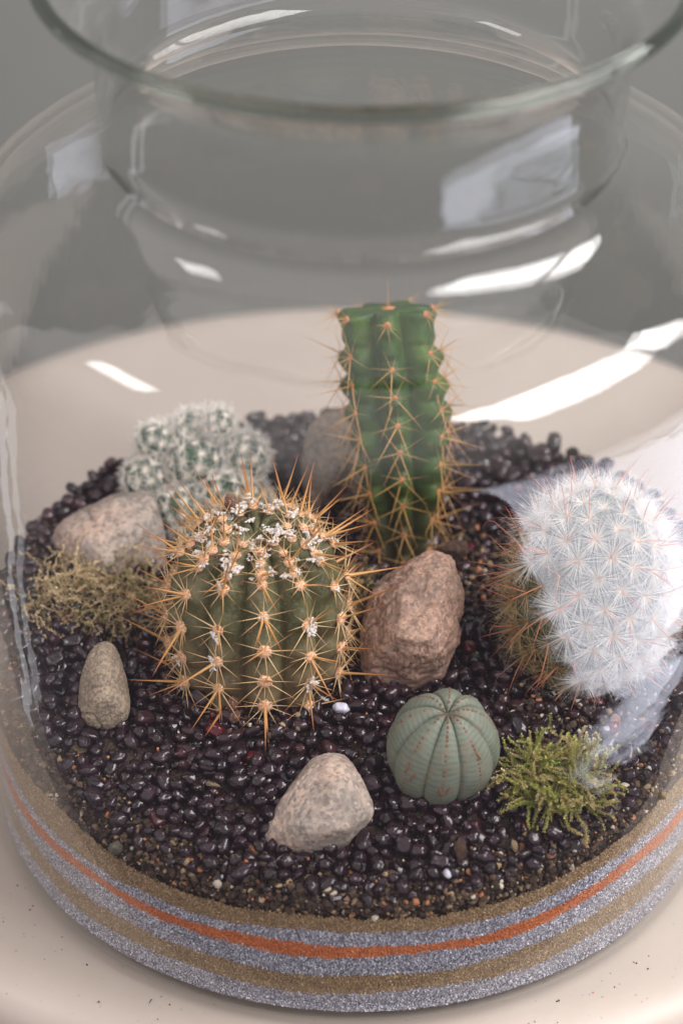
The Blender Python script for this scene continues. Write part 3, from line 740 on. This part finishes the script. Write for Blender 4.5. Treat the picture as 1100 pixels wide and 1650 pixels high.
def moss(label, cx, cyy, z0, rx, ry, h, n, cols, L, seed, out=.9, extra=(), wig=1.5, leafy=1., thick=.00030, sprd=.6):
    root = empty('moss_clump', (cx, cyy, z0)); tag(root, label, 'moss', 'moss clumps in the jar')
    r_ = random.Random(seed)
    pool = [strand_mesh(seed * 100 + k, r_.uniform(*L), r_.uniform(-.2, 1.6), *cols[k % len(cols)], wig=wig, leafy=leafy, thick=thick) for k in range(16)]
    for k in range(n):
        a = r_.uniform(0, 2 * PI); q = math.sqrt(r_.random()); ox, oy = rx * q * math.cos(a), ry * q * math.sin(a)
        hz = h * (1 - q * q) * r_.uniform(.1, .9)
        d = Vector((ox / rx * out + r_.gauss(0, sprd), oy / ry * out - .15 + r_.gauss(0, sprd), r_.uniform(-.1, .75)))
        place('strand', r_.choice(pool), frame_mat((ox, oy, hz), d, (r_.gauss(0, 1), r_.gauss(0, 1), 0)) @ Matrix.Scale(r_.uniform(.7, 1.15), 4), root, Matrix())
    for p, d, s in extra:
        place('strand', r_.choice(pool), frame_mat(Vector(p) - root.location, d, (0, 1, 0)) @ Matrix.Scale(s, 4), root, Matrix())
    # inner mat of short tangled shoots
    J = Joined()
    for k in range(int(n * 2.4)):
        a = r_.uniform(0, 2 * PI); q = math.sqrt(r_.random()) * .95; ox, oy = rx * q * math.cos(a), ry * q * math.sin(a)
        J.add(r_.choice(pool), frame_mat((ox, oy, h * (1 - q * q) * r_.uniform(-.1, .7)), (r_.gauss(0, 1), r_.gauss(0, 1), r_.gauss(0, .5)), (1, 0, 0)) @ Matrix.Scale(r_.uniform(.4, .7), 4))
    tag(link('inner_mat', J.build('inner_mat', M['moss'], False), root), kind='stuff')
G1, G2, G3, G4 = (.17, .18, .035), (.38, .35, .10), (.48, .38, .19), (.20, .28, .05)
moss('bright olive green moss clump right of the ball shaped plant', .0540, -.0690, .0540, .0118, .0105, .0110, 230, [(G1, G2), (G4, G2), (G2, G3), (G1, G3)], (.0065, .0125), 5,
     extra=[((.0455, -.060, .060), (-.25, .1, 1), .8), ((.058, -.060, .060), (.9, .3, .6), .9), ((.0475, -.078, .056), (-.8, -.3, -.15), .9), ((.052, -.0800, .054), (-.1, -.5, -.5), 1.), ((.049, -.0795, .054), (-.5, -.4, -.5), .9), ((.064, -.070, .056), (1, -.3, .2), .8), ((.0600, -.0775, .0545), (.6, -.4, -.1), .9)])
D1, D2, D3, D4 = (.26, .19, .09), (.52, .39, .23), (.62, .48, .30), (.20, .20, .06)
moss('dry straw coloured moss spread over gravel at the left glass wall', -.0800, .0030, .0565, .0235, .0180, .0165, 298, [(D1, D2), (D2, D3), (D4, D2), (D3, D3)], (.009, .019), 9, wig=2.6, leafy=.45, thick=.00017, sprd=.9)
moss('little dry brown moss behind the right side of the golden spined cactus', -.0035, .0060, .0590, .0085, .0090, .0100, 90, [(D1, D2), ((.07, .05, .02), (.18, .12, .05))], (.006, .012), 13)

# ------------------------------------------------------------------ gravel beads
def bead_mat(name, base, red=False):
    t = NT(name); oi = t.N('ShaderNodeObjectInfo').outputs['Random']
    c = t.mix(oi, base, tuple(min(1, q * 2.2) for q in base))
    return t.set(Base_Color=c, Roughness=.095, Specular_IOR_Level=.58)
M['bead'] = bead_mat('dark_wine_bead', (.013, .006, .009))
t = NT('gravel_bead'); M['bead_j'] = t.set(Base_Color=t.attr(), Roughness=.095, Specular_IOR_Level=.58)
t = NT('red_glass_bead'); M['redbead'] = t.set(Base_Color=(.12, .006, .012), Roughness=.06, Transmission_Weight=.35, IOR=1.5)
t = NT('white_bead'); M['whitebead'] = t.set(Base_Color=(.62, .62, .75), Roughness=.08)
def cub(q, p):
    q = np.array(q); return q / (np.abs(q) ** p).sum() ** (1 / p)
def bead_mesh(name, mat, sub, seed, sx=1.):
    V, F = ico(sub); out = []
    for q in V:
        k = 1 + .22 * nz(*q, 1.2, seed) + .06 * nz(*q, 3, seed)
        if seed % 3 == 0: q = np.array(cub(q, 2.7))
        out.append((q[0] * 1.28 * k * sx, q[1] * .95 * k, q[2] * (.70 + .25 * ((seed * 37) % 10) / 10) * k))
    return mesh(name, out, F, mat)
BD = [bead_mesh('bead', M['bead'], 4, i, random.uniform(.72, 1.2)) for i in range(12)]
BDJ = [bead_mesh('bead_low', M['bead_j'], 3, i, random.uniform(.72, 1.2)) for i in range(12)]
BDR = [bead_mesh('red_bead', M['redbead'], 4, i + 20) for i in range(2)]
blocks = [(-.0268, -.0235, .020), (.0142, .0296, .008), (.0232, -.0635, .0130), (.066, -.0215, .018), (-.047, .052, .013), (-.0105, -.080, .0105), (-.069, -.044, .0075), (.0155, -.018, .013), (-.074, .030, .014), (-.008, .067, .009)]
def free(x, y, m=0.): return all((x - a) ** 2 + (y - b_) ** 2 > (r - m) ** 2 for a, b_, r in blocks)
grid = {}
def fits(x, y, z, d):
    gx, gy = int(x / .004 + 100), int(y / .004 + 100)
    for i in (-1, 0, 1):
        for j in (-1, 0, 1):
            for q in grid.get((gx + i, gy + j), ()):
                if (q[0] - x) ** 2 + (q[1] - y) ** 2 + (1.3 * (q[2] - z)) ** 2 < d * d: return False
    grid.setdefault((gx, gy), []).append((x, y, z)); return True
beads = []; rb = random.Random(21)
for layer, (dz, tries) in enumerate(((.0004, 24000), (.0022, 22000), (.0038, 9000))):
    for _ in range(tries):
        a = rb.uniform(0, 2 * PI); r = .1045 * math.sqrt(rb.random()); x, y = r * math.cos(a), r * math.sin(a)
        if not free(x, y): continue
        edge = sm(.093, .104, -y)
        if edge > .0 and rb.random() < edge * .55 + (.35 if layer == 2 else 0): continue
        if y > .03 and layer == 2 and rb.random() < .3: continue
        z = S(x, y) + dz + .0004 * rb.uniform(-1, 1) + .0012 * nz(x, y, 0, 45, 2)
        if fits(x, y, z, .0036): beads.append((x, y, z, layer))
def score(b_):
    p = Vector(b_[:3]); d = (p - CAM).length; hid = 0
    # covered by plants in front?
    for a, c_, r in blocks:
        dx, dy = p.x - a, p.y - c_
        if dy > 0 and dy < .045 and abs(dx) < r: hid = .12
    return d + hid - .01 * b_[3]
beads.sort(key=score)
jb = Joined(); k_ = 0
BL = 'small glossy dark plum bead lying in the gravel bed'
def rotm(): return Matrix.Rotation(rb.uniform(0, 6.28), 4, 'Z') @ Matrix.Rotation(rb.gauss(0, .45), 4, 'Y') @ Matrix.Rotation(rb.gauss(0, .6), 4, 'X')
for i, (x, y, z, ly) in enumerate(beads):
    s = rb.uniform(.0014, .00225) * (1.08 if ly == 2 else 1)
    if k_ < 285:
        red = rb.random() < .008
        o = bpy.data.objects.new('bead', rb.choice(BDR if red else BD)); C.objects.link(o)
        o.matrix_world = Matrix.Translation((x, y, z)) @ rotm() @ Matrix.Scale(s, 4)
        tag(o, 'small translucent dark red bead in the gravel bed' if red else BL, 'bead', 'red beads in the gravel' if red else 'dark beads covering the soil'); k_ += 1
    else:
        jb.add(rb.choice(BDJ), Matrix.Translation((x, y, z)) @ rotm() @ Matrix.Scale(s, 4))
        u = rb.random(); c = mixc((.010, .005, .008), (.040, .016, .022), rb.random() ** 1.5)
        if u < .012: c = (.09, .006, .009)
        elif u < .10: c = (.045, .014, .018)
        jb.c[-1] = np.tile(np.array(c), (len(jb.c[-1]), 1))
tag(link('gravel', jb.build('gravel', M['bead_j'])), 'bed of glossy dark plum gravel beads covering the rest of the soil', 'gravel', None, 'stuff')
def single(name, me, p, s, label, cat, rot=(0, 0, 0), sc=(1, 1, 1)):
    o = bpy.data.objects.new(name, me); C.objects.link(o); o.location = p; o.rotation_euler = rot; o.scale = (s * sc[0], s * sc[1], s * sc[2]); tag(o, label, cat); return o
single('bead', bead_mesh('white_bead', M['whitebead'], 4, 31), (-.0044, -.0437, .0590), .0019, 'pale shiny bead right below the golden spined barrel cactus', 'bead', (.3, .1, 0))
single('bead', bead_mesh('white_bead', M['whitebead'], 4, 33), (.0003, -.0850, .0505), .0009, 'tiny pale glinting bead at the right foot of the front stone', 'bead')
single('bead', bead_mesh('pale_bead', M['whitebead'], 4, 34), (.0239, -.0985, .0475), .0012, 'pale lilac bead near the front glass below the ball shaped plant', 'bead', (.6, 0, .5), (.6, 1.2, 1))
t = NT('dark_red_stone'); M['plum'] = t.set(Base_Color=(.065, .015, .022), Roughness=.22)
V, F = ico(4)
def cubish(q, p=5): 
    q = np.array(q); return q / (np.abs(q) ** p).sum() ** (1 / p)
single('bead', mesh('square_bead', [tuple(cubish(q)) for q in V], F, M['plum']), (-.0535, -.0800, .0500), .0026, 'larger squarish dark red bead at front left of the gravel', 'bead', (.5, .2, .6), (1, .9, .7))

# ------------------------------------------------------------------ loose chips and soil crumbs
def chip_mesh(name, mat, seed, sub=3):
    V, F = ico(sub); r_ = random.Random(seed); pl_ = [(Vector((r_.gauss(0, 1), r_.gauss(0, 1), r_.gauss(0, 1))).normalized(), r_.uniform(.55, .85)) for _ in range(9)]
    out = []
    for q in V:
        p = Vector(q)
        for n, d in pl_:
            e = p.dot(n) - d
            if e > 0: p = p - n * e
        p *= 1 + .12 * nz(*p, 4, seed); out.append(tuple(p))
    return mesh(name, out, F, mat)
def chipmat(name, a, b_):
    t = NT(name); n1 = t.noise(2.2, 5, .7); t.bump(t.noise(5., 4), .15, .7); return t.set(Base_Color=t.ramp(n1, [(.35, a), (.65, b_)]), Roughness=.75)
M['c_or'] = chipmat('terracotta_chip', (.42, .16, .07), (.60, .30, .17)); M['c_tan'] = chipmat('tan_chip', (.40, .27, .13), (.62, .50, .32))
M['c_grey'] = chipmat('grey_chip', (.16, .13, .10), (.30, .26, .21)); M['c_br'] = chipmat('bark_chip', (.09, .045, .025), (.20, .11, .07)); M['c_wh'] = chipmat('pale_chip', (.55, .48, .42), (.75, .70, .64))
for p, s, m_, lb, sc, rz in (((-.0272, -.0890, .0475), .0021, 'c_or', 'salmon orange chip at the left foot of the front stone', (1, .9, 1), .3),
        ((-.0458, -.0858, .0478), .0016, 'c_tan', 'left one of two pale tan chips side by side in the front gravel', (.8, .7, 1.2), .5),
        ((-.0423, -.0866, .0478), .0016, 'c_tan', 'right one of two pale tan chips side by side in the front gravel', (.7, .8, 1.4), -.3),
        ((-.0393, -.0710, .0545), .0019, 'c_tan', 'thin tan splinter lying on beads left of the front stone', (1.3, .5, .5), -.4),
        ((-.0320, -.0690, .0550), .0010, 'c_or', 'tiny terracotta crumb on beads beside the tan splinter', (1, 1, 1), 0),
        ((-.0779, -.0590, .0575), .0030, 'c_tan', 'crumbly tan lump on the gravel below the upright tan stone', (1.3, .7, .6), -.3),
        ((-.0654, -.0865, .0450), .0024, 'c_grey', 'flat grey chip at the soil edge near the left front glass', (1, .8, 1.1), .5),
        ((.0538, -.0775, .0535), .0022, 'c_or', 'torn rust coloured flake on beads right under the green moss', (1, .7, .4), .9),
        ((.0714, -.0505, .0605), .0022, 'c_or', 'rust orange flake on the gravel behind the green moss', (.7, .5, 1.1), .2),
        ((.0826, -.0745, .0545), .0018, 'c_tan', 'pale tan chip against the right front glass', (.8, .7, 1.2), .4),
        ((.0517, -.0910, .0475), .0013, 'c_or', 'small orange chip at the soil edge front right', (1.2, .8, .7), .1),
        ((-.0224, -.0975, .0445), .0016, 'c_tan', 'beige chip in the soil edge below the front stone', (1.4, .8, .8), -.2),
        ((.0274, -.0915, .0495), .0028, 'c_br', 'shred of brown bark lying on the beads front right of centre', (.7, .4, 1.5), .5),
        ((.0420, -.0900, .0500), .0016, 'c_tan', 'pale yellow chip between red beads front right', (.6, .6, 1.3), .6),
        ((-.0700, -.0510, .0585), .0018, 'c_grey', 'brownish flat pebble at the right foot of the upright tan stone', (1.5, .8, .6), 0),
        ((-.0865, -.0055, .0610), .0017, 'c_or', 'little orange splinter at left below the dry moss', (1.3, .5, .4), .1),
        ((.0285, .0215, .0660), .0045, 'c_br', 'brown bark lump at the right foot of the tall green cactus', (1, .8, .8), .4),
        ((-.0050, -.0180, .0600), .0025, 'c_br', 'brown bark piece between barrel cactus and reddish stone', (1, .8, .8), .4)):
    single('chip', chip_mesh('chip', M[m_], int(abs(p[0]) * 1e5) + 3), p, s, lb, 'chip', (rb.uniform(-.4, .4), rb.uniform(-.4, .4), rz), sc)
t = NT('soil_crumb'); t.bump(t.noise(1800., 3), .0003, 1.); M['crumb'] = t.set(Base_Color=t.attr(), Roughness=.8)
CR = [chip_mesh('crumb_%d' % i, M['crumb'], i + 70, 2) for i in range(6)]
J = Joined(); rc_ = random.Random(5)
PALC = [((.035, .020, .012), .52), ((.07, .042, .025), .24), ((.15, .10, .06), .10), ((.30, .21, .12), .06), ((.42, .17, .08), .045), ((.5, .44, .36), .035)]
def pcol():
    u = rc_.random()
    for c, w_ in PALC:
        if u < w_: return mixc(c, tuple(q * 1.5 for q in c), rc_.random())
        u -= w_
    return PALC[0][0]
def crumb(x, y, z, s):
    J.add(rc_.choice(CR), Matrix.Translation((x, y, z)) @ Matrix.Rotation(rc_.uniform(0, 6), 4, 'Z') @ Matrix.Rotation(rc_.uniform(0, 6), 4, 'X') @ Matrix.Diagonal((s, s * rc_.uniform(.6, 1), s * rc_.uniform(.5, 1), 1)))
    J.c[-1] = np.tile(np.array(pcol()), (len(J.c[-1]), 1))
for _ in range(9000):
    az = rc_.uniform(-2.0, 2.0); zt = S(.106 * math.sin(az), -.106 * math.cos(az))
    zb = .0385 + .0052 * sm(.45, 1., abs(az)) + .5 * rise(az) + wob(az, 9) * 1.2
    dpt = rc_.random() ** 2 * .010; r = .1060 - dpt; s = rc_.choice((.0003, .0004, .0005, .0006, .0009, .0012)) * rc_.uniform(.8, 1.2)
    x, y = r * math.sin(az), -r * math.cos(az)
    z = rc_.uniform(zb, max(zt, zb + .001) + .0012) if dpt < .0022 else S(x, y) + rc_.uniform(0, .0022)
    crumb(x, y, z, s)
for _ in range(2600):
    a = rc_.uniform(0, 2 * PI); r = .100 * math.sqrt(rc_.random()); x, y = r * math.cos(a), r * math.sin(a)
    if free(x, y, .002): crumb(x, y, S(x, y) + rc_.uniform(.001, .0042), rc_.uniform(.00025, .0006))
for (cx_, cy_, rr_, n_) in ((.060, -.038, .018, 500), (.035, .020, .016, 500), (.002, .0, .016, 500), (-.027, -.045, .008, 120)):
    for _ in range(n_):
        x, y = rc_.gauss(cx_, rr_ * .6), rc_.gauss(cy_, rr_ * .6)
        if math.hypot(x, y) < .103 and free(x, y, .004): crumb(x, y, S(x, y) + rc_.uniform(.0015, .0055), rc_.uniform(.0004, .0013))
tag(link('soil_crumbs', J.build('soil_crumbs', M['crumb'], False)), 'loose brown soil crumbs with tan and orange bits around the gravel edge', 'soil', None, 'stuff')

# stray grains and a dark fibre on the plinth beside the jar
J = Joined()
for _ in range(70):
    a = rc_.uniform(-2.2, 2.2); r = .1105 + abs(rc_.gauss(0, .008)); s = rc_.uniform(.00012, .00032)
    J.add(rc_.choice(CR), Matrix.Translation((r * math.sin(a), -r * math.cos(a), s * .5)) @ Matrix.Scale(s, 4)); J.c[-1] = np.tile(np.array(pcol()), (len(J.c[-1]), 1))
tag(link('stray_grains', J.build('stray_grains', M['crumb'], False)), 'few stray grains of sand scattered on the plinth round the jar foot', 'sand', None, 'stuff')
t = NT('dark_fibre'); M['fibre'] = t.set(Base_Color=(.04, .045, .02), Roughness=.8)
fb = link('fibre', spine_mesh('fibre', M['fibre'], [(0, (0, 0, 0)), (1, (0, 0, 0))], .06, .2), None, (-.0562, -.0985, .0003))
fb.rotation_euler = (math.radians(84), 0, math.radians(-25)); fb.scale = (.0026,) * 3
tag(fb, 'tiny dark plant fibre lying on the plinth at the front left of the jar foot', 'fibre')
